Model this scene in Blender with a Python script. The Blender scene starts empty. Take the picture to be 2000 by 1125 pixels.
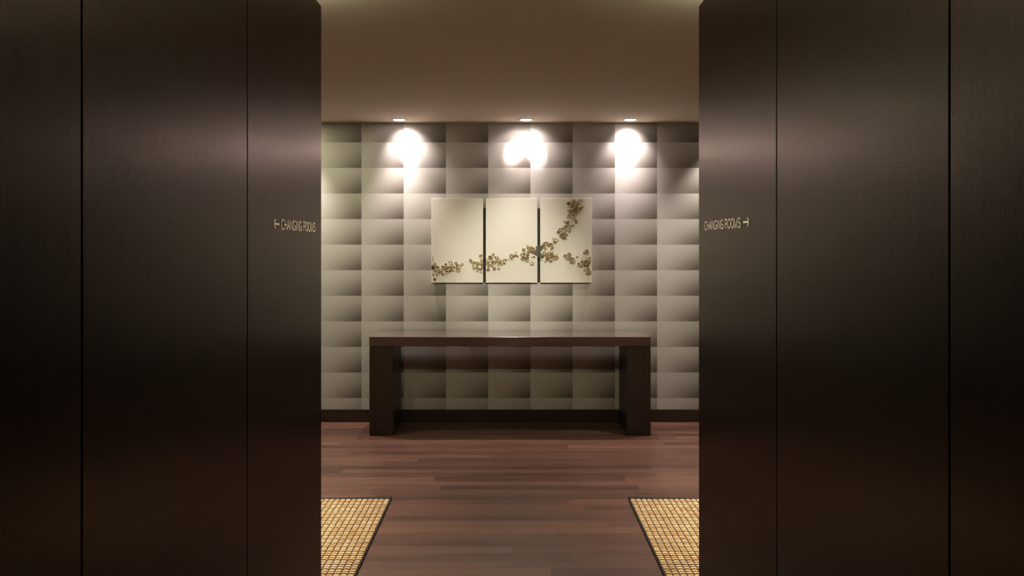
import bpy, bmesh, math, random
from mathutils import Vector, Matrix

random.seed(7)
SC = bpy.context.scene
COL = SC.collection

# ------------------------------------------------------------------ camera numbers
F = 1510.0                 # focal length in pixels of a 2000 px wide frame
EYE = 1.54                 # camera height
CX, CY = 996.0, 478.0      # vanishing point of the corridor
CEIL = 2.60
YW = 6.72                  # face of the far wall


def wx(px, d):
    return (px - CX) * d / F


def wz(py, d):
    return EYE + (CY - py) * d / F


# ------------------------------------------------------------------ node helpers
class NT:
    def __init__(self, name):
        self.m = bpy.data.materials.new(name)
        self.m.use_nodes = True
        self.t = self.m.node_tree
        self.b = self.t.nodes['Principled BSDF']

    def n(self, kind, **kw):
        nd = self.t.nodes.new(kind)
        for k, v in kw.items():
            setattr(nd, k, v)
        return nd

    def link(self, a, b):
        self.t.links.new(a, b)

    def put(self, sock, v):
        if isinstance(v, bpy.types.NodeSocket):
            self.link(v, sock)
        else:
            sock.default_value = v

    def math(self, op, a, b=None, c=None, clamp=False):
        nd = self.n('ShaderNodeMath', operation=op, use_clamp=clamp)
        self.put(nd.inputs[0], a)
        if b is not None:
            self.put(nd.inputs[1], b)
        if c is not None:
            self.put(nd.inputs[2], c)
        return nd.outputs[0]

    def xyz(self, vec):
        nd = self.n('ShaderNodeSeparateXYZ')
        self.link(vec, nd.inputs[0])
        return nd.outputs

    def comb(self, x, y, z):
        nd = self.n('ShaderNodeCombineXYZ')
        for i, v in enumerate((x, y, z)):
            self.put(nd.inputs[i], v)
        return nd.outputs[0]

    def coord(self, which='Object'):
        return self.n('ShaderNodeTexCoord').outputs[which]

    def noise(self, vec, scale=1.0, detail=3.0, rough=0.5):
        nd = self.n('ShaderNodeTexNoise')
        self.link(vec, nd.inputs['Vector'])
        nd.inputs['Scale'].default_value = scale
        nd.inputs['Detail'].default_value = detail
        nd.inputs['Roughness'].default_value = rough
        return nd.outputs['Fac']

    def white(self, vec):
        nd = self.n('ShaderNodeTexWhiteNoise')
        self.link(vec, nd.inputs['Vector'])
        return nd.outputs['Value']

    def mix(self, fac, a, b):
        nd = self.n('ShaderNodeMix', data_type='RGBA')
        self.put(nd.inputs['Factor'], fac)
        self.put(nd.inputs['A'], a)
        self.put(nd.inputs['B'], b)
        return nd.outputs['Result']

    def ramp(self, fac, stops):
        nd = self.n('ShaderNodeValToRGB')
        self.put(nd.inputs[0], fac)
        e = nd.color_ramp.elements
        while len(e) < len(stops):
            e.new(0.5)
        for el, (p, c) in zip(e, stops):
            el.position = p
            el.color = c
        return nd.outputs[0]

    def smooth(self, v, lo, hi):
        nd = self.n('ShaderNodeMapRange', interpolation_type='SMOOTHSTEP')
        self.put(nd.inputs['Value'], v)
        nd.inputs['From Min'].default_value = lo
        nd.inputs['From Max'].default_value = hi
        return nd.outputs[0]

    def bump(self, h, strength, dist):
        nd = self.n('ShaderNodeBump')
        nd.inputs['Strength'].default_value = strength
        nd.inputs['Distance'].default_value = dist
        self.put(nd.inputs['Height'], h)
        self.link(nd.outputs[0], self.b.inputs['Normal'])

    def set(self, color=None, rough=None, metal=None, spec=None, coat=None, coat_rough=None):
        for key, v in (('Base Color', color), ('Roughness', rough), ('Metallic', metal),
                       ('Specular IOR Level', spec), ('Coat Weight', coat), ('Coat Roughness', coat_rough)):
            if v is not None:
                self.put(self.b.inputs[key], v)
        return self.m


def rgb(r, g, b):
    return (r, g, b, 1.0)


def plain(name, c, rough=0.5, metal=0.0, **kw):
    return NT(name).set(rgb(*c), rough, metal, **kw)


# ------------------------------------------------------------------ materials
def mat_wenge(name, along=2, across=1, dark=(.010, .0055, .0040), light=(.040, .022, .015), rough=.40,
              bump=.25, spec=.5, coat=0.0, aniso=0.0, coat_rough=.12):
    """dark stained oak veneer, grain running along one axis"""
    t = NT(name)
    x, y, z = t.xyz(t.coord())
    ax = [x, y, z]
    s = [40.0, 40.0, 40.0]
    v1 = [t.math('MULTIPLY', a, 330.0) for a in ax]
    v1[along] = t.math('MULTIPLY', ax[along], 28.0)
    v2 = [t.math('MULTIPLY', a, 38.0) for a in ax]
    v2[along] = t.math('MULTIPLY', ax[along], .8)
    v3 = [t.math('MULTIPLY', a, 700.0) for a in ax]
    v3[along] = t.math('MULTIPLY', ax[along], 40.0)
    fine = t.noise(t.comb(*v1), 1.0, 3.0, .6)
    broad = t.noise(t.comb(*v2), 1.0, 3.0, .55)
    pore = t.noise(t.comb(*v3), 1.0, 1.0, .5)
    f = t.math('ADD', t.math('MULTIPLY', fine, .55), t.math('MULTIPLY', broad, .45))
    col = t.ramp(f, [(.34, rgb(*dark)), (.62, rgb(*light))])
    h = t.math('ADD', t.math('MULTIPLY', fine, .7), t.math('MULTIPLY', pore, .3))
    r = t.math('ADD', t.math('MULTIPLY', fine, .14), rough - .07)
    t.set(col, r, 0.0, spec, coat=coat, coat_rough=coat_rough)
    if aniso:                      # the open grain scatters light sideways, across the fibres
        # satin stain over open pores: almost no sheen head on, a warm one at a glance
        speck = t.noise(t.comb(t.math('MULTIPLY', x, 380.0), t.math('MULTIPLY', y, 380.0), t.math('MULTIPLY', z, 75.0)), 1.0, 2.0, .6)
        pores = t.smooth(t.math('ADD', t.math('MULTIPLY', speck, .6), t.math('MULTIPLY', fine, .4)), .27, .60)
        t.put(t.b.inputs['Specular Tint'], t.mix(pores, rgb(.24, .19, .17), rgb(1.0, .88, .82)))
        t.b.inputs['Metallic'].default_value = .76
        t.b.inputs['Anisotropic'].default_value = aniso
        t.link(t.comb(0.0, 1.0, 0.0), t.b.inputs['Tangent'])
    t.bump(h, bump, .0012)
    return t.m


def mat_floor():
    t = NT('parquet_strips')
    x, y, z = t.xyz(t.coord())
    W, L = .0905, 1.25
    row = t.math('FLOOR', t.math('DIVIDE', t.math('ADD', y, .032), W))
    off = t.math('MULTIPLY', t.white(t.comb(row, 3.7, 1.3)), L)
    xx = t.math('DIVIDE', t.math('ADD', x, off), L)
    col = t.math('FLOOR', xx)
    rnd = t.white(t.comb(row, col, .5))
    rnd2 = t.white(t.comb(col, row, 7.5))
    # grain runs along x
    gv = t.comb(t.math('ADD', t.math('MULTIPLY', x, 3.0), t.math('MULTIPLY', rnd, 40.0)),
                t.math('MULTIPLY', y, 95.0), 0.0)
    g = t.noise(gv, 1.0, 4.0, .62)
    gb = t.noise(t.comb(t.math('MULTIPLY', x, 1.2), t.math('MULTIPLY', y, 14.0), rnd2), 1.0, 3.0, .5)
    f = t.math('ADD', t.math('MULTIPLY', rnd, .24),
               t.math('ADD', t.math('MULTIPLY', g, .56), t.math('MULTIPLY', gb, .34)))
    c = t.ramp(f, [(.38, rgb(.060, .0265, .0195)), (.57, rgb(.124, .057, .0425)), (.78, rgb(.205, .097, .066))])
    fy = t.math('FRACT', t.math('DIVIDE', t.math('ADD', y, .032), W))
    fx = t.math('FRACT', xx)
    ey = t.math('MINIMUM', fy, t.math('SUBTRACT', 1.0, fy))
    ex = t.math('MINIMUM', fx, t.math('SUBTRACT', 1.0, fx))
    seam = t.math('MULTIPLY', t.smooth(ey, .0, .018), t.smooth(ex, .0, .0018))
    c2 = t.mix(seam, rgb(.040, .019, .014), c)
    r = t.math('ADD', .27, t.math('MULTIPLY', g, .16))
    t.set(c2, r, 0.0, .5)
    t.bump(t.math('ADD', t.math('MULTIPLY', g, .4), t.math('MULTIPLY', seam, .5)), .18, .0012)
    return t.m


def mat_wallpaper():
    """printed paper: rectangles fading from pale top-left to dark bottom-right, over a fine dotted weave"""
    t = NT('gradient_grid_wallpaper')
    x, y, z = t.xyz(t.coord())
    CW, RH = .3671, .2223
    x0, z0 = (706 - CX) * YW / F, EYE + (CY - 278) * YW / F
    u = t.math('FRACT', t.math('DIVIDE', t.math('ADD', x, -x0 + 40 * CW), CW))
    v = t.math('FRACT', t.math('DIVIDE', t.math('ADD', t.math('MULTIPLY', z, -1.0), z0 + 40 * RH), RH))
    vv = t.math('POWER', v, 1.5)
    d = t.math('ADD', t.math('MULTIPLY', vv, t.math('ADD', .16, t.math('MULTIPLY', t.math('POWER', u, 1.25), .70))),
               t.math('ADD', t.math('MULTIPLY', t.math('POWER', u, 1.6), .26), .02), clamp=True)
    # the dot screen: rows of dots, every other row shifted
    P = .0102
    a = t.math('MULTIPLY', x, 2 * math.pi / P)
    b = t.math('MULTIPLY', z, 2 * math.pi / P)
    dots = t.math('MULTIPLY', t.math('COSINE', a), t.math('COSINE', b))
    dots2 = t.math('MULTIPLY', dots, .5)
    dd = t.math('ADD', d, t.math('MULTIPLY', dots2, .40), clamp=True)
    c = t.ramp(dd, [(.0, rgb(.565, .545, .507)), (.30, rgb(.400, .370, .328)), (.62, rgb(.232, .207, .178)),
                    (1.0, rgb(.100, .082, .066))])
    t.set(c, .52, 0.0, .35)
    t.bump(dots2, .12, .0006)
    return t.m


def mat_plaster(name, c, rough=.9):
    t = NT(name)
    n = t.noise(t.coord(), 9.0, 4.0, .6)
    col = t.mix(t.math('MULTIPLY', n, .22), rgb(*c), rgb(*[k * .8 for k in c]))
    t.set(col, rough, 0.0, .2)
    t.bump(t.noise(t.coord(), 160.0, 2.0, .5), .06, .001)
    return t.m


RUG_CW, RUG_RH = .0330, .0265


def mat_rug():
    t = NT('woven_sisal')
    x, y, z = t.xyz(t.coord())
    cu = t.math('DIVIDE', x, RUG_CW)
    cv = t.math('DIVIDE', y, RUG_RH * 2)
    # slightly staggered pairs of cords
    wob = t.math('MULTIPLY', t.math('SUBTRACT', t.noise(t.comb(t.math('MULTIPLY', x, 14.0), t.math('MULTIPLY', y, 14.0), 0.0)), .5), .18)
    cu2 = t.math('ADD', cu, wob)
    cv2 = t.math('ADD', cv, t.math('MULTIPLY', wob, .5))
    fu = t.math('FRACT', t.math('ADD', cu2, 200.0))
    fv = t.math('FRACT', t.math('ADD', cv2, 200.0))
    eu = t.math('MINIMUM', fu, t.math('SUBTRACT', 1.0, fu))
    ev = t.math('MINIMUM', fv, t.math('SUBTRACT', 1.0, fv))          # 0 at the black pick
    em = t.math('ABSOLUTE', t.math('SUBTRACT', fv, .5))              # 0 at the red pick
    cell = t.white(t.comb(t.math('FLOOR', t.math('ADD', cu2, 200.0)), t.math('FLOOR', t.math('MULTIPLY', t.math('ADD', cv2, 200.0), 2.0)), 2.2))
    tw = t.noise(t.comb(t.math('ADD', t.math('MULTIPLY', x, 420.0), t.math('MULTIPLY', y, 500.0)), t.math('MULTIPLY', y, 90.0), 0.0), 1.0, 2.0, .6)
    straw = t.ramp(t.math('ADD', t.math('MULTIPLY', cell, .45), t.math('MULTIPLY', tw, .65)),
                   [(.15, rgb(.50, .29, .13)), (.5, rgb(.80, .56, .29)), (.85, rgb(.92, .75, .48))])
    red = t.mix(t.smooth(em, .050, .125), rgb(.125, .045, .022), straw)
    warp = t.mix(t.smooth(eu, .060, .135), rgb(.135, .048, .022), red)
    c = t.mix(t.smooth(ev, .075, .150), rgb(.030, .015, .008), warp)
    t.set(c, .8, 0.0, .25)
    t.bump(tw, .5, .0015)
    return t.m


M = {}
M['panel'] = mat_wenge('wenge_panel', dark=(.0075, .0032, .0024), light=(.022, .0096, .0066), rough=.33, bump=.26, spec=.62, aniso=.60, coat=.28, coat_rough=.35)
M['core'] = plain('black_core', (.006, .005, .004), .8)
M['floor'] = mat_floor()
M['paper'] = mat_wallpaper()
M['ceil'] = mat_plaster('ceiling_paint', (.50, .425, .335))
M['plaster'] = mat_plaster('passage_paint', (.46, .40, .31))
M['skirting'] = mat_wenge('wenge_skirting', along=0, dark=(.014, .008, .005), light=(.045, .025, .016), rough=.42, bump=.1)
M['table_top'] = mat_wenge('wenge_tabletop', along=0, dark=(.078, .041, .038), light=(.122, .068, .062), rough=.24, bump=.01, spec=1.0, coat=1.0, coat_rough=.07)
M['table_leg'] = mat_wenge('wenge_leg', along=2, dark=(.016, .009, .0065), light=(.036, .021, .015), rough=.42, bump=.1)
M['lacquer'] = plain('cream_lacquer', (.77, .735, .635), .30, coat=.4, coat_rough=.12)
M['edge'] = plain('panel_edge', (.70, .63, .50), .5)
M['gold'] = plain('antique_gold', (.28, .195, .080), .45, .40)
M['gold2'] = plain('olive_gold', (.19, .145, .060), .48, .35)
M['pale'] = plain('pale_gold', (.66, .56, .35), .45, .25)
M['knot'] = plain('grey_bark', (.095, .085, .060), .6, .2)
M['knotdark'] = plain('dark_bark', (.05, .028, .016), .6)
M['seal'] = plain('seal_red', (.20, .012, .010), .5)
M['vinyl'] = plain('pale_brass_lettering', (1.0, .93, .81), .20, 1.0)
M['rug'] = mat_rug()
M['binding'] = plain('rug_binding', (.022, .018, .010), .85)
M['trim'] = plain('downlight_trim', (.42, .37, .31), .5)
lens = NT('lamp_lens')
lens.b.inputs['Emission Color'].default_value = rgb(1, .95, .90)
lens.b.inputs['Emission Strength'].default_value = 17.0
M['lens'] = lens.set(rgb(.9, .9, .9), .3)
lens2 = NT('warm_lamp_lens')
lens2.b.inputs['Emission Color'].default_value = rgb(1, .96, .60)
lens2.b.inputs['Emission Strength'].default_value = 65.0
M['lens_warm'] = lens2.set(rgb(.9, .9, .9), .3)


lens3 = NT('soft_lamp_lens')
lens3.b.inputs['Emission Color'].default_value = rgb(1, .90, .70)
lens3.b.inputs['Emission Strength'].default_value = 6.0
M['lens_soft'] = lens3.set(rgb(.9, .9, .9), .3)


# ------------------------------------------------------------------ object helpers
def obj(name, bm, mat, parent=None, smooth=False):
    me = bpy.data.meshes.new(name)
    bm.normal_update()
    bm.to_mesh(me)
    bm.free()
    for m in (mat if isinstance(mat, (list, tuple)) else [mat]):
        me.materials.append(m)
    if smooth:
        for p in me.polygons:
            p.use_smooth = True
    o = bpy.data.objects.new(name, me)
    COL.objects.link(o)
    if parent is not None:
        o.parent = parent
    return o


def thing(name, label, cat, loc=(0, 0, 0), group=None):
    o = bpy.data.objects.new(name, None)
    o.empty_display_size = .1
    COL.objects.link(o)
    o.location = loc
    o['label'] = label
    o['category'] = cat
    if group:
        o['group'] = group
    return o


def struct(o):
    o['kind'] = 'structure'
    return o


def box(bm, a, b, bevel=0.0, seg=2):
    x0, y0, z0 = a
    x1, y1, z1 = b
    r = bmesh.ops.create_cube(bm, size=1.0)
    vs = r['verts']
    for v in vs:
        v.co.x = x0 + (v.co.x + .5) * (x1 - x0)
        v.co.y = y0 + (v.co.y + .5) * (y1 - y0)
        v.co.z = z0 + (v.co.z + .5) * (z1 - z0)
    if bevel > 0:
        es = list({e for v in vs for e in v.link_edges})
        bmesh.ops.bevel(bm, geom=es, offset=bevel, segments=seg, profile=.6, affect='EDGES')
    return bm


def boxobj(name, a, b, mat, parent=None, bevel=0.0):
    return obj(name, box(bmesh.new(), a, b, bevel), mat, parent)


def lathe(bm, prof, n=32, mats=None, off=(0, 0, 0)):
    """profile of (r, h); spun about z"""
    rings = []
    for r, h in prof:
        if r < 1e-6:
            rings.append([bm.verts.new((off[0], off[1], off[2] + h))])
        else:
            rings.append([bm.verts.new((off[0] + r * math.cos(2 * math.pi * k / n),
                                        off[1] + r * math.sin(2 * math.pi * k / n), off[2] + h)) for k in range(n)])
    for i in range(len(rings) - 1):
        A, B = rings[i], rings[i + 1]
        for k in range(n):
            k2 = (k + 1) % n
            if len(A) == 1 and len(B) == 1:
                continue
            if len(A) == 1:
                f = bm.faces.new((A[0], B[k], B[k2]))
            elif len(B) == 1:
                f = bm.faces.new((A[k], A[k2], B[0]))
            else:
                f = bm.faces.new((A[k], A[k2], B[k2], B[k]))
            if mats:
                f.material_index = mats[i]
    return bm


# ------------------------------------------------------------------ the setting
AL, AR = .7443, .7453          # half widths of the corridor
YE = 3.05                      # where the corridor opens into the cross passage
YB = -2.0                      # behind the camera
XS = 3.4                       # ends of the cross passage

struct(boxobj('floor', (-XS - .1, YB - .1, -.08), (XS + .1, YW + .1, 0), M['floor']))
struct(boxobj('ceiling', (-XS - .1, YB - .1, CEIL), (XS + .1, YW + .1, CEIL + .08), M['ceil']))
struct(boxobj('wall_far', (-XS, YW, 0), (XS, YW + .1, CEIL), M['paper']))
struct(boxobj('wall_near', (-AL - .02, YB - .1, 0), (AR + .02, YB, CEIL), M['core']))
struct(boxobj('wall_passage_left', (-XS - .1, YE, 0), (-XS, YW, CEIL), M['plaster']))
struct(boxobj('wall_passage_right', (XS, YE, 0), (XS + .1, YW, CEIL), M['panel']))
# dark wood returns that close the room beside the far wall
struct(boxobj('wall_return_right', (1.98, 5.05, 0), (XS, YW, CEIL), M['panel']))
struct(boxobj('wall_return_left', (-XS, 5.05, 0), (-2.45, YW, CEIL), M['panel']))

bm = bmesh.new()
box(bm, (-2.45, YW - .014, .0), (1.98, YW, .110), .003)
struct(obj('baseboard_far', bm, M['skirting']))

GAP = .006
ZT = 2.481                     # top of the wood walls, a slot for the cove light above them
SEAM_L = [YE, 2.191, 1.344, .50, -.35, -1.19, YB]
SEAM_R = [YE, 2.161, 1.311, .464, -.38, -1.23, YB]
PT = .018
wall_parts = {}
for side, a, seams, nm in ((-1, AL, SEAM_L, 'wall_left'), (1, AR, SEAM_R, 'wall_right')):
    x0, x1 = sorted((side * (a + PT), side * XS))
    w = struct(boxobj(nm, (x0, YB, 0), (x1, YE - .004, ZT - .001), M['core']))
    wall_parts[nm] = []
    for k in range(len(seams) - 1):
        y1 = seams[k] - (GAP / 2 if k else 0)
        y0 = seams[k + 1] + GAP / 2
        xa, xb = sorted((side * a, side * (a + PT)))
        p = boxobj('wood_panel', (xa, y0, .001), (xb, y1, ZT), M['panel'], w, .0012)
        wall_parts[nm].append(p)

# dark scratch high on the middle panel of the left wall
bm = bmesh.new()
pts = []
for px, py in ((425, 86), (433, 79), (440, 75), (447, 70)):
    d = F * AL / (CX - px)
    pts.append(Vector((-AL + .0006, d, wz(py, d))))
for i in range(len(pts) - 1):
    w0 = .0016 if i else .0006
    w1 = .0016 if i < 2 else .0004
    q = [bm.verts.new(pts[i] + Vector((0, 0, -w0))), bm.verts.new(pts[i + 1] + Vector((0, 0, -w1))),
         bm.verts.new(pts[i + 1] + Vector((0, 0, w1))), bm.verts.new(pts[i] + Vector((0, 0, w0)))]
    bm.faces.new(q)
sc = obj('scratch', bm, M['core'], wall_parts['wall_left'][1])
sc['label'] = 'short dark scratch'

# ------------------------------------------------------------------ signs
def arc(cx, cy, rx, ry, a0, a1, n=12):
    return [(cx + rx * math.cos(math.radians(a0 + (a1 - a0) * i / n)),
             cy + ry * math.sin(math.radians(a0 + (a1 - a0) * i / n))) for i in range(n + 1)]


# stroke letters in a box one unit high: (advance, strokes)
GLYPH = {
    'C': (.86, [arc(.40, .5, .36, .5, 42, 318, 22)]),
    'H': (.86, [[(.08, 0), (.08, 1)], [(.68, 0), (.68, 1)], [(.08, .52), (.68, .52)]]),
    'A': (.84, [[(.02, 0), (.37, 1), (.72, 0)], [(.15, .34), (.59, .34)]]),
    'N': (.88, [[(.08, 0), (.08, 1), (.70, 0), (.70, 1)]]),
    'G': (.94, [arc(.42, .5, .37, .5, 45, 300, 20) + [(.78, .16), (.78, .46), (.47, .46)]]),
    'I': (.34, [[(.12, 0), (.12, 1)]]),
    'R': (.86, [[(.08, 0), (.08, 1), (.42, 1)] + arc(.42, .76, .24, .24, 90, -90, 10) + [(.08, .52)], [(.42, .52), (.58, .42), (.66, 0)]]),
    'O': (.94, [arc(.42, .5, .37, .5, 0, 360, 28)]),
    'M': (1.02, [[(.08, 0), (.08, 1), (.46, 0), (.84, 1), (.84, 0)]]),
    'S': (.82, [arc(.38, .75, .29, .25, 25, 230, 12) + arc(.38, .26, .32, .26, 75, -160, 14)]),
    ' ': (.40, []),
}


def ribbon(bm, line, w, th):
    """flat stroke of width w with mitred bends, th thick; line holds (u, v) points"""
    closed = (Vector(line[0]) - Vector(line[-1])).length < 1e-6
    P = [Vector(p) for p in line]
    n = len(P)
    L, R = [], []
    for i in range(n):
        if closed:
            a, b = P[(i - 1) % (n - 1)], P[(i + 1) % (n - 1)]
        else:
            a, b = P[max(0, i - 1)], P[min(n - 1, i + 1)]
        d1 = (P[i] - a).normalized() if (P[i] - a).length > 1e-9 else None
        d2 = (b - P[i]).normalized() if (b - P[i]).length > 1e-9 else None
        d1 = d1 or d2
        d2 = d2 or d1
        n1, n2 = Vector((-d1.y, d1.x)), Vector((-d2.y, d2.x))
        m = n1 + n2
        m = n1 if m.length < .2 else m.normalized()
        k = w / 2 / max(.45, m.dot(n1))
        L.append(P[i] + m * k)
        R.append(P[i] - m * k)
    rows = [[bm.verts.new((p.x, p.y, h)) for p in side] for side, h in ((L, 0), (L, th), (R, th), (R, 0))]
    for a in range(3):
        A, B = rows[a], rows[a + 1]
        for i in range(n - 1):
            bm.faces.new((A[i], A[i + 1], B[i + 1], B[i]))
    if not closed:
        for i in (0, n - 1):
            bm.faces.new((rows[0][i], rows[1][i], rows[2][i], rows[3][i]))


def make_sign(label, side, a, ystart, yend, base, cap, arrow_y):
    """lettering on a corridor panel; ystart / yend: depth where the words begin / end"""
    total = sum(GLYPH[c][0] for c in 'CHANGING ROOMS') - .06
    length = abs(yend - ystart)
    s = 1 if yend > ystart else -1
    t = thing('wayfinding_sign', label, 'sign', (side * a, ystart, base))
    t['group'] = 'changing room signs'
    k = length / total

    def place(bm):
        for v in bm.verts:
            p = v.co.copy()
            v.co = Vector((-side * (p.z + .0003), s * p.x, p.y))
        bmesh.ops.recalc_face_normals(bm, faces=bm.faces)
    u = 0
    for word in ('CHANGING', 'ROOMS'):
        bm = bmesh.new()
        for c in word:
            adv, strokes = GLYPH[c]
            for st in strokes:
                ribbon(bm, [(u + p[0] * k, p[1] * cap) for p in st], 0.0043, .0008)
            u += adv * k
        u += GLYPH[' '][0] * k
        place(bm)
        obj('lettering', bm, M['vinyl'], t)
    bm = bmesh.new()
    tip, tail = [(y - ystart) * s for y in arrow_y]
    dr = 1 if tip > tail else -1
    h = cap * .5
    ribbon(bm, [(tail, h), (tip, h)], .0056, .0008)
    hd = []
    for i in range(9):
        q = -1 + i / 4
        hd.append((tip - dr * .0151 * (abs(q) ** 1.5), h + q * .0141))
    ribbon(bm, hd, .0056, .0008)
    place(bm)
    obj('arrow', bm, M['vinyl'], t)
    return t


def dL(px):
    return F * AL / (CX - px)


def dR(px):
    return F * AR / (px - CX)


make_sign('cream CHANGING ROOMS lettering with an arrow pointing left on the left wood panel', -1, AL,
          dL(549.3), dL(615.5), 1.5900, .0323, (dL(534.8), dL(545.2)))
make_sign('cream CHANGING ROOMS lettering with an arrow pointing right on the right wood panel', 1, AR,
          dR(1377.0), dR(1447.0), 1.5962, .0308, (dR(1463.0), dR(1452.0)))

# ------------------------------------------------------------------ console table
ZF = 6.236                        # front of the table
ZBK = 6.700
tx0, tx1 = wx(721, ZF), wx(1271.3, ZF)
TH = wz(658, ZF)
tt = thing('console_table', 'long dark wood console table with slab legs against the patterned wall', 'table',
           ((tx0 + tx1) / 2, (ZF + ZBK) / 2, 0))
hw, hd = (tx1 - tx0) / 2, (ZBK - ZF) / 2
boxobj('tabletop', (-hw, -hd, TH - .075), (hw, hd, TH), M['table_top'], tt, .0025)
lw = .192
for s in (-1, 1):
    xa, xb = sorted((s * (hw - .001), s * (hw - lw)))
    bm = bmesh.new()
    box(bm, (xa, -hd + .002, 0.0), (xb, hd - .002, TH - .080), .003)
    obj('leg', bm, M['table_leg'], tt)
    xa, xb = sorted((s * (hw - .008), s * (hw - lw + .008)))
    # recessed spacer that leaves the thin shadow line under the top
    boxobj('spacer', (xa, -hd + .010, TH - .080), (xb, hd - .010, TH - .075), M['core'], tt)

# ------------------------------------------------------------------ triptych
ZP = 6.675                        # front faces of the art panels
S1, S2, S3, S4 = ((840, 480, 15.0), (940, 470, 15.0), (1040, 470, 15.0), (1060, 385, 11.25))
B1 = [(S1, [(1485,295,50),(1190,440,48),(1225,490,35),(1300,500,40),(1355,500,35),(1512,415,46),(1508,490,45),(1450,610,92),(1260,580,28),
 (1295,665,45),(1385,740,35),(1480,765,25),(1515,800,18),(1400,530,50),(1525,560,30),(1495,680,40),(100,515,35),(140,550,45),
 (190,620,45),(240,630,30),(145,740,25),(90,850,30),(205,855,28),(265,745,50),(215,730,30),(300,720,35),(270,790,30),(345,780,40),
 (370,830,35),(415,870,20),(365,610,35),(355,690,30),(400,665,40),(460,555,42),(600,500,48),(560,475,20),(540,680,88),(450,640,45),
 (600,640,45),(490,720,50),(580,720,40),(660,580,25),(700,640,35),(750,510,40),(790,570,40),(850,570,25),(910,580,25),(950,545,35),
 (870,650,28),(815,715,60),(690,740,25),(570,795,25),(500,840,18),(460,810,18),(630,730,25),(780,635,30),(640,700,30),(420,700,30),(185,800,20)])]
B2 = [(S2, [(355,375,20),(350,410,35),(255,490,50),(290,530,35),(310,470,30),(190,590,52),(175,680,40),(230,740,45),(200,800,25),(200,860,45),
 (205,640,30),(265,670,45),(340,620,45),(375,650,50),(330,710,35),(400,490,30),(480,490,35),(440,530,30),(465,570,35),(510,600,45),
 (560,610,35),(610,640,40),(520,690,50),(580,690,30),(640,680,30),(690,670,25),(660,580,40),(720,570,35),(745,560,20),(380,830,48),
 (510,825,38),(430,755,15),(320,770,22),(600,725,15),(430,620,40),(550,570,30),(890,460,65),(940,470,40),(1000,440,35),(1060,460,32),
 (1015,355,28),(875,550,22),(815,550,18),(930,570,13),(1245,280,50),(1360,180,38),(1355,225,30),(1400,240,45),(1465,215,50),(1500,260,50),
 (1540,240,35),(1430,310,35),(1380,340,45),(1410,340,35),(1200,425,55),(1250,400,35),(1290,390,35),(1360,430,42),(1370,370,30),(1190,540,38),
 (1230,500,35),(1270,490,30),(1350,510,45),(1290,550,35),(1250,600,18),(1360,600,38),(1320,620,20),(1490,680,52),(1490,490,25),(1550,480,30),
 (1240,560,35),(1500,350,40),(1450,270,40)])]
B3 = [(S3, [(330,110,45),(400,90,60),(450,110,50),(490,150,45),(540,110,45),(580,125,30),(320,160,45),(330,200,40),(380,230,38),(380,280,30),
 (580,215,42),(545,265,32),(330,330,20),(350,390,55),(330,430,40),(300,470,40),(440,390,35),(490,375,50),(540,390,40),(590,350,30),
 (560,420,40),(600,430,38),(520,470,45),(480,460,40),(430,480,50),(440,540,62),(400,570,25),(380,615,32),(268,580,28),(525,610,40),
 (590,580,32),(545,500,35),(570,480,35),(680,510,60),(705,415,32),(745,475,25),(640,480,35),(670,460,30),(720,520,30),(410,420,30),
 (955,450,55),(1080,410,52),(1055,520,45),(1010,540,35),(1100,500,35),(1140,530,35),(1190,530,35),(1130,590,40),(1180,600,35),(1215,640,38),
 (1110,640,35),(1160,640,35),(1050,560,28),(970,510,20),(1230,600,28),(1200,680,18),(1310,480,32),(1590,300,48),(1600,360,45),(1525,360,40),
 (1675,510,35),(1590,525,32),(1465,530,20),(1440,620,35),(1480,640,45),(1540,620,50),(1600,610,50),(1655,610,50),(1650,660,45),(1560,670,50),
 (1500,690,40),(1350,680,35),(1350,740,35),(1390,720,40),(1430,760,35),(1530,740,35),(1600,740,40),(1600,780,28),(1640,740,30),(1530,860,38),
 (1590,860,30),(1640,840,35),(1660,940,62),(1690,900,30),(1590,960,40),(1640,970,35),(1660,970,28)]),
 (S4, [(562,135,36),(625,90,25),(690,95,35),(640,130,25),(680,60,18),(640,165,35),(605,200,28),(655,205,30),(710,170,30),(745,100,18),
 (790,80,25),(850,75,28),(830,185,42),(770,165,30),(880,230,20),(830,260,28),(740,235,38),(720,265,30),(690,275,28),(760,285,25),
 (570,305,28),(610,300,26),(645,360,45),(670,305,30),(715,315,25),(740,345,28),(570,390,25),(560,445,28),(600,435,20),(690,410,15),
 (687,482,42),(750,520,22),(735,552,28),(550,565,40),(490,550,30),(530,640,40),(560,650,40),(475,675,38),(660,625,28),(610,635,20),
 (390,725,48),(345,770,38),(365,800,22),(485,750,32),(530,740,24),(590,705,32),(590,765,26),(440,850,62),(450,810,30),(400,860,30),
 (490,840,40),(515,830,30),(450,905,28),(502,915,28),(235,920,25),(295,950,38),(280,1020,18),(265,985,28),(240,990,20)])]


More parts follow.
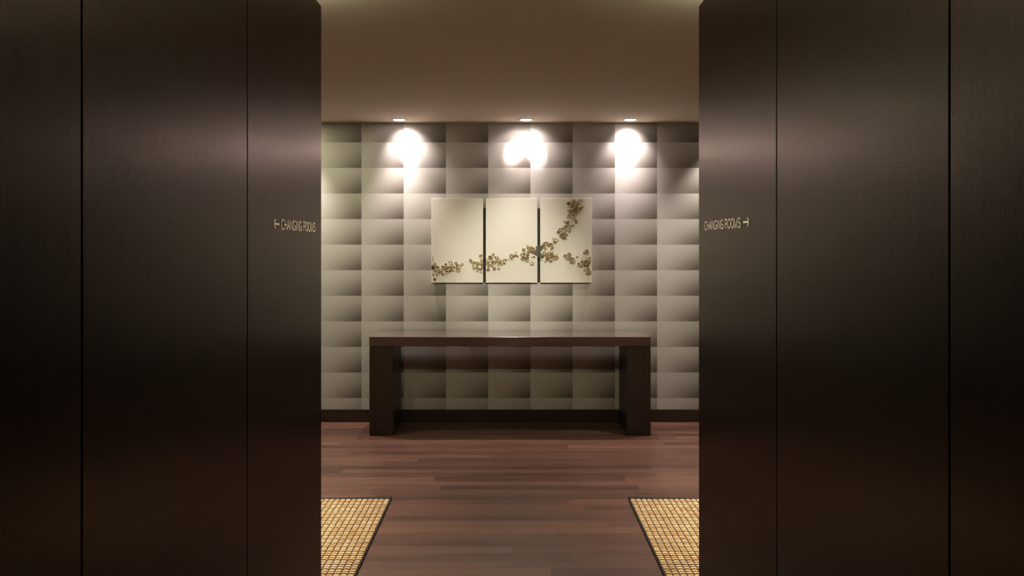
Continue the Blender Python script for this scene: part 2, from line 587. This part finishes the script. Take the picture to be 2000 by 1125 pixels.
def blossom_bm(petals, bm=None, mw=None):
    """a small relief flower of radius one: wavy raised rim, hollow face, boss in the middle"""
    own = bm is None
    bm = bm or bmesh.new()
    n = 24
    prof = [(1.0, 0.0, 0), (1.02, .22, 0), (.92, .42, 0), (.74, .46, 0), (.60, .30, 0), (.46, .20, 1), (.24, .22, 1), (.10, .36, 1)]
    rings = []
    for r, h, m in prof:
        ring = []
        for k in range(n):
            a = 2 * math.pi * k / n
            w = 1 + .055 * math.cos(petals * a) * min(1, r * 1.2)
            p = Vector((r * w * math.cos(a), r * w * math.sin(a), h))
            ring.append(bm.verts.new(mw @ p if mw else p))
        rings.append(ring)
    p = Vector((0, 0, .40))
    top = bm.verts.new(mw @ p if mw else p)
    for i in range(len(rings) - 1):
        for k in range(n):
            f = bm.faces.new((rings[i][k], rings[i][(k + 1) % n], rings[i + 1][(k + 1) % n], rings[i + 1][k]))
            f.material_index = prof[i + 1][2]
            f.smooth = True
    for k in range(n):
        f = bm.faces.new((rings[-1][k], rings[-1][(k + 1) % n], top))
        f.material_index = 1
        f.smooth = True
    return bm


PROTO = []
for petals, mats in ((5, ('gold', 'pale')), (6, ('gold2', 'pale')), (5, ('gold2', 'gold')), (4, ('gold', 'gold'))):
    bm = blossom_bm(petals)
    me = bpy.data.meshes.new('blossom')
    bm.to_mesh(me)
    bm.free()
    for m in mats:
        me.materials.append(M[m])
    PROTO.append(me)

rx90 = Matrix.Rotation(math.radians(90), 4, 'X')     # local z -> towards the room (-y)
rnd = random.Random(11)
TOPZ, BOTZ = wz(387.3, ZP), wz(552.2, ZP)


def art_panel(px0, px1, sprays, label, el=-.02, er=-.02):
    x0, x1 = wx(px0, ZP), wx(px1, ZP)
    t = thing('art_panel', label, 'wall art', ((x0 + x1) / 2, YW, BOTZ), 'three panel blossom artwork')
    h, w = TOPZ - BOTZ, (x1 - x0) / 2
    dep = YW - ZP
    bm = box(bmesh.new(), (-w, -dep, 0), (w, -.010, h), .0035, 3)
    obj('board', bm, M['lacquer'], t)
    bm = box(bmesh.new(), (-w - el, -.010, .002), (w + er, 0, h - .085))  # black backing widened into the gaps, standing in for the shade between panels
    obj('back_frame_gap_shade', bm, M['core'], t)
    items = []
    for (ox, oy, sc_), lst in sprays:
        for (a, b, r) in lst:
            px, py, pr = ox + a / sc_, oy + b / sc_, 1.10 * r / sc_
            items.append((wx(px, ZP) - (x0 + x1) / 2, wz(py, ZP) - BOTZ, pr * ZP / F))
    items.sort(key=lambda q: -q[2])
    small = []
    for i, (x, z, r) in enumerate(items):
        r = min(r, w - abs(x) + .001) if w - abs(x) > .006 else r
        z = min(z, h - r * .8)
        tilt = Matrix.Rotation(rnd.uniform(-.35, .35), 4, 'X') @ Matrix.Rotation(rnd.uniform(-.35, .35), 4, 'Y')
        spin = Matrix.Rotation(rnd.uniform(0, 6.28), 4, 'Z')
        mw = Matrix.Translation((x, -dep - .0005 - rnd.uniform(0, .004), z)) @ rx90 @ tilt @ spin @ \
            Matrix.Diagonal((r, r * rnd.uniform(.8, 1.0), r * .9, 1))
        if i < 100:
            o = bpy.data.objects.new('blossom', rnd.choice(PROTO))
            COL.objects.link(o)
            o.parent = t
            o.matrix_local = mw
        else:
            small.append(mw)
    if small:
        bm = bmesh.new()
        for mw in small:
            blossom_bm(5, bm, mw)
        o = obj('small_blossoms', bm, [M['gold'], M['pale']], t)
        o['kind'] = 'stuff'
    return t, (x0 + x1) / 2, dep


def slab(poly, depth, name, mat, t, xc, bev=.004, taper=.9):
    """a low carved lump: outline in photo pixels, real thickness standing off the board"""
    bm = bmesh.new()
    vs = [bm.verts.new((wx(px, ZP) - xc, -(YW - ZP), wz(py, ZP) - BOTZ)) for px, py in poly]
    f = bm.faces.new(vs)
    r = bmesh.ops.extrude_face_region(bm, geom=[f])
    nv = [e for e in r['geom'] if isinstance(e, bmesh.types.BMVert)]
    c = sum((v.co for v in nv), Vector()) / len(nv)
    for v in nv:
        v.co.y -= depth
        v.co.x = c.x + (v.co.x - c.x) * taper
        v.co.z = c.z + (v.co.z - c.z) * taper
    top = [e for e in bm.edges if all(v in nv for v in e.verts)]
    bmesh.ops.bevel(bm, geom=top, offset=bev, segments=2, profile=.6, affect='EDGES')
    bmesh.ops.recalc_face_normals(bm, faces=bm.faces)
    return obj(name, bm, mat, t)


p1, c1, dep = art_panel(842.3, 943.6, B1, 'cream lacquer wall panel with gold blossoms and a small red seal, left of three', er=.0108)
bm = box(bmesh.new(), (wx(846.8, ZP) - c1, -dep - .0015, wz(548.2, ZP) - BOTZ), (wx(851.4, ZP) - c1, -dep + .002, wz(543.6, ZP) - BOTZ), .0006)
o = obj('seal', bm, M['seal'], p1)
o['label'] = 'small dark red square seal'
slab([(842.6, 519), (845, 518), (848.5, 522), (850, 525), (846, 526.5), (842.6, 526)], .010, 'branch_knot', M['knotdark'], p1, c1, .002)
slab([(844.2, 500), (845.0, 500), (846.8, 513), (845.6, 513)], .003, 'twig', M['gold'], p1, c1, .0006)
p2, c2, dep = art_panel(948.8, 1049.8, B2, 'cream lacquer wall panel with one low spray of gold blossoms, middle of three', .0108, .0108)
p3, c3, dep = art_panel(1055.0, 1156.3, B3, 'cream lacquer wall panel with blossoms climbing to its top edge, right of three', el=.0108)
# the grey bark lump spans the gap: one half on either panel
KL = [(95,180),(120,160),(170,158),(180,156),(180,526),(160,520),(150,460),(110,425),(60,402),(20,372),(30,322),(75,280),(110,230)]
KR = [(182,156),(215,150),(260,128),(300,190),(288,240),(240,285),(220,310),(245,360),(275,420),(312,480),(280,512),(230,512),(185,528),(182,527)]
for K, t, c, lab in ((KL, p2, c2, 'left half of the grey bark lump'), (KR, p3, c3, 'right half of the grey bark lump')):
    o = slab([(1040 + a / 15, 470 + b / 15) for a, b in K], .024, 'branch_knot', M['knot'], t, c, .003, .96)
    o['label'] = lab

# ------------------------------------------------------------------ rugs
def make_rug(side, label):
    yfar, ynear = 4.655, 3.455
    xin = .7225
    length, width = 1.62, yfar - ynear
    t = thing('sisal_rug', label, 'rug', (side * xin, yfar, 0), 'woven rugs in the passage')
    dx, dy = RUG_CW / 7, RUG_RH / 6
    nx, ny = int(length / dx), int(width / dy)
    verts, faces = [], []
    r = random.Random(3 if side < 0 else 5)
    wob = [r.uniform(-.0012, .0012) for _ in range(ny + 1)]
    for j in range(ny + 1):
        y = -j * dy
        fv = (y / (RUG_RH)) % 1.0
        for i in range(nx + 1):
            x = i * dx
            fu = (x / RUG_CW) % 1.0
            hu = max(0.0, math.sin(math.pi * fu)) ** .5
            hv = max(0.0, math.sin(math.pi * fv)) ** .6
            z = .006 + .0065 * hu * hv
            verts.append((side * (x + (wob[j] if i == 0 else 0)), y, z))
    W = nx + 1
    for j in range(ny):
        for i in range(nx):
            a = j * W + i
            q = (a, a + 1, a + 1 + W, a + W)
            faces.append(q if side < 0 else q[::-1])
    # skirt down to the floor
    base = len(verts)
    rim = [i for i in range(W)] + [j * W + nx for j in range(1, ny + 1)] + [ny * W + i for i in range(nx - 1, -1, -1)] + [j * W for j in range(ny - 1, 0, -1)]
    for k in rim:
        x, y, z = verts[k]
        verts.append((x, y, .001))
    n = len(rim)
    for k in range(n):
        k2 = (k + 1) % n
        faces.append((rim[k], base + k, base + k2, rim[k2]))
    me = bpy.data.meshes.new('woven_field')
    me.from_pydata(verts, [], faces)
    me.update()
    me.materials.append(M['rug'])
    for p in me.polygons:
        p.use_smooth = True
    o = bpy.data.objects.new('woven_field', me)
    COL.objects.link(o)
    o.parent = t
    # dark tape along the far end, a little wider and lifted at the free corner
    bm = bmesh.new()
    N = 60
    rows = []
    for i in range(N + 1):
        s = i / N
        x = side * (-.006 + s * (length + .006))
        k = max(0.0, 1 - s * length / .42)
        wv = .020 + .019 * k
        lift = .005 * k + r.uniform(0, .0012)
        rows.append([bm.verts.new((x, y, z)) for y, z in ((.0, .001), (wv, .001), (wv + .001, .007 + lift), (wv * .5, .011 + lift), (-.004, .012))])
    for i in range(N):
        for k in range(5):
            bm.faces.new((rows[i][k], rows[i + 1][k], rows[i + 1][(k + 1) % 5], rows[i][(k + 1) % 5]))
    bm.faces.new(rows[0])
    bm.faces.new(rows[-1])
    bmesh.ops.recalc_face_normals(bm, faces=bm.faces)
    e = obj('end_binding', bm, M['binding'], t)
    e['label'] = 'dark cloth tape on the far end'
    # looped dark selvedge along the inner side
    bm = bmesh.new()
    m = int(width / RUG_RH) * 6
    prev = None
    for j in range(m + 1):
        y = -width * j / m
        b = .0045 + .0035 * abs(math.sin(math.pi * y / RUG_RH / 2))
        ring = []
        for k in range(8):
            a = 2 * math.pi * k / 8
            ring.append(bm.verts.new((side * (-.003) - side * b * .9 * math.cos(a), y, max(.0005, .0055 + b * .85 * math.sin(a)))))
        if prev:
            for k in range(8):
                bm.faces.new((prev[k], prev[(k + 1) % 8], ring[(k + 1) % 8], ring[k]))
        else:
            bm.faces.new(ring)
        prev = ring
    bm.faces.new(prev)
    bmesh.ops.recalc_face_normals(bm, faces=bm.faces)
    e = obj('side_binding', bm, M['binding'], t, True)
    e['label'] = 'dark looped selvedge'
    return t


make_rug(-1, 'straw coloured woven rug with dark edging on the floor past the left wood wall')
make_rug(1, 'straw coloured woven rug with dark edging on the floor past the right wood wall')

# ------------------------------------------------------------------ downlights
def downlight(x, y, r, label, warm=False, group='recessed ceiling downlights'):
    t = thing('recessed_downlight', label, 'ceiling light', (x, y, CEIL), group)
    bm = bmesh.new()
    lathe(bm, [(r * 1.30, 0), (r * 1.30, -.003), (r * 1.22, -.005), (r * 1.02, -.005), (r * .98, -.001), (r * .98, 0)], 40)
    obj('trim_ring', bm, M['trim'], t, True)
    bm = bmesh.new()
    lathe(bm, [(r * .97, -.0005), (r * .97, -.0025), (r * .8, -.0042), (r * .4, -.0052), (0, -.0056)], 40)
    obj('lens', bm, M[('lens_soft' if x > 0 else 'lens_warm') if warm else 'lens'], t, True)
    return t


def spot(name, loc, target, power, color, angle, blend=.6, radius=.04):
    l = bpy.data.lights.new(name, 'SPOT')
    l.energy = power
    l.color = color
    l.spot_size = math.radians(angle)
    l.spot_blend = blend
    l.shadow_soft_size = radius
    o = bpy.data.objects.new(name, l)
    COL.objects.link(o)
    o.location = loc
    d = Vector(target) - Vector(loc)
    o.rotation_euler = d.to_track_quat('-Z', 'Y').to_euler()
    return o


def disc(name, loc, power, color, radius, down=True, spread=180):
    l = bpy.data.lights.new(name, 'AREA')
    l.shape = 'DISK'
    l.size = radius * 2
    l.energy = power
    l.color = color
    l.spread = math.radians(spread)
    o = bpy.data.objects.new(name, l)
    COL.objects.link(o)
    o.location = loc
    if not down:
        o.rotation_euler = (math.pi, 0, 0)
    return o


YL = 6.545
PINK = (1.0, .87, .865)
WARM = (1.0, .89, .72)
for px, bw, hots, lab in ((779.5, 50, ((796, 2.1),), 'small lit recessed downlight in the ceiling left of the artwork'),
                      (1027.5, 12, ((1043, 1.0), (1008, .75)), 'small lit recessed downlight in the ceiling above the artwork'),
                      (1231, 35, ((1226, 2.1),), 'small lit recessed downlight in the ceiling right of the artwork')):
    x = wx(px, YL)
    downlight(x, YL, .050, lab)
    spot('downlight_beam', (x, YL, CEIL - .02), (x, YL - .34, 0), bw, PINK, 80, 1.0, .03)
    for tp, w in hots:
        spot('downlight_core', (x, YL, CEIL - .02), (wx(tp, YW), YW, wz(289, YW)), 112.0 * w, (1.0, .82, .80), 32.0, 1.0, .03)
        spot('downlight_halo', (x, YL, CEIL - .02), (wx(tp, YW), YW, wz(296, YW)), 8.5 * w, PINK, 92, 1.0, .03)

GREENISH = (1.0, .97, .70)
for x, y, p, sp, c, lab in ((-1.42, 4.10, 6.6, 64, WARM, 'lit recessed downlight in the passage ceiling above the left rug'),
                            (1.42, 4.10, 6.6, 64, WARM, 'lit recessed downlight in the passage ceiling above the right rug'),
                            (-1.66, 5.75, 5, 180, GREENISH, 'lit recessed downlight in the passage ceiling beyond the left rug'),
                            (1.62, 5.75, 5, 110, WARM, 'lit recessed downlight in the passage ceiling beyond the right rug')):
    downlight(x, y, .060, lab, True)
    disc('passage_lamp', (x, y, CEIL - .012), p, c, .055, True, sp)
for x, p, lab in ((-1.93, 78, 'lit recessed downlight close to the far wall, behind the left wood wall'),
                  (1.84, 74, 'lit recessed downlight close to the far wall, behind the right wood wall')):
    downlight(x, YL, .050, lab, True)
    spot('edge_beam', (x, YL, CEIL - .02), (x, YL - .10, 0), p, (1.0, .93, .84), 90, 1.0, .03)
# accent lamp in the corridor ceiling, turned to the artwork
downlight(.03, 2.85, .050, 'lit recessed accent lamp in the corridor ceiling, turned to the artwork', True)
spot('accent_beam', (.03, 2.85, CEIL - .02), (.02, 6.67, 1.29), 222, (1.0, .94, .79), 22.5, 1.0, .015)
spot('accent_spill', (.03, 2.85, CEIL - .02), (.02, 6.67, .95), 24, (1.0, .92, .62), 54, .9, .015)


def cove(name, x, y, sx, sy, power):
    """cove strip lying on top of a wood wall, shining up at the ceiling"""
    l = bpy.data.lights.new(name, 'AREA')
    l.shape = 'RECTANGLE'
    l.size, l.size_y = sx, sy
    l.energy = power
    l.color = (.99, 1.0, .76)
    o = bpy.data.objects.new(name, l)
    COL.objects.link(o)
    o.location = (x, y, ZT + .02)
    o.rotation_euler = (math.pi, 0, 0)


for s in (-1, 1):
    cove('cove_strip', s * (AL + .06), 2.55, .03, .9, 7.5)
    cove('cove_strip', s * (AL + .10 + .4), YE - .06, .8, .03, 10.0)

# ------------------------------------------------------------------ world, camera, view
w = bpy.data.worlds.new('World')
SC.world = w
w.use_nodes = True
w.node_tree.nodes['Background'].inputs[0].default_value = rgb(.02, .017, .013)
w.node_tree.nodes['Background'].inputs[1].default_value = .2

cam = bpy.data.cameras.new('camera')
cam.sensor_width = 36
cam.lens = F / 2000 * 36
cam.shift_x = (1000 - CX) / 2000
cam.shift_y = -(562.5 - CY) / 2000
cam.clip_start = .05
co = bpy.data.objects.new('camera', cam)
COL.objects.link(co)
co.location = (0, 0, EYE)
co.rotation_euler = (math.radians(90), 0, 0)
SC.camera = co

vs = SC.view_settings
vs.view_transform = 'Standard'
vs.look = 'None'
vs.gamma = 1
vs.use_curve_mapping = False
vs.exposure = 0.9
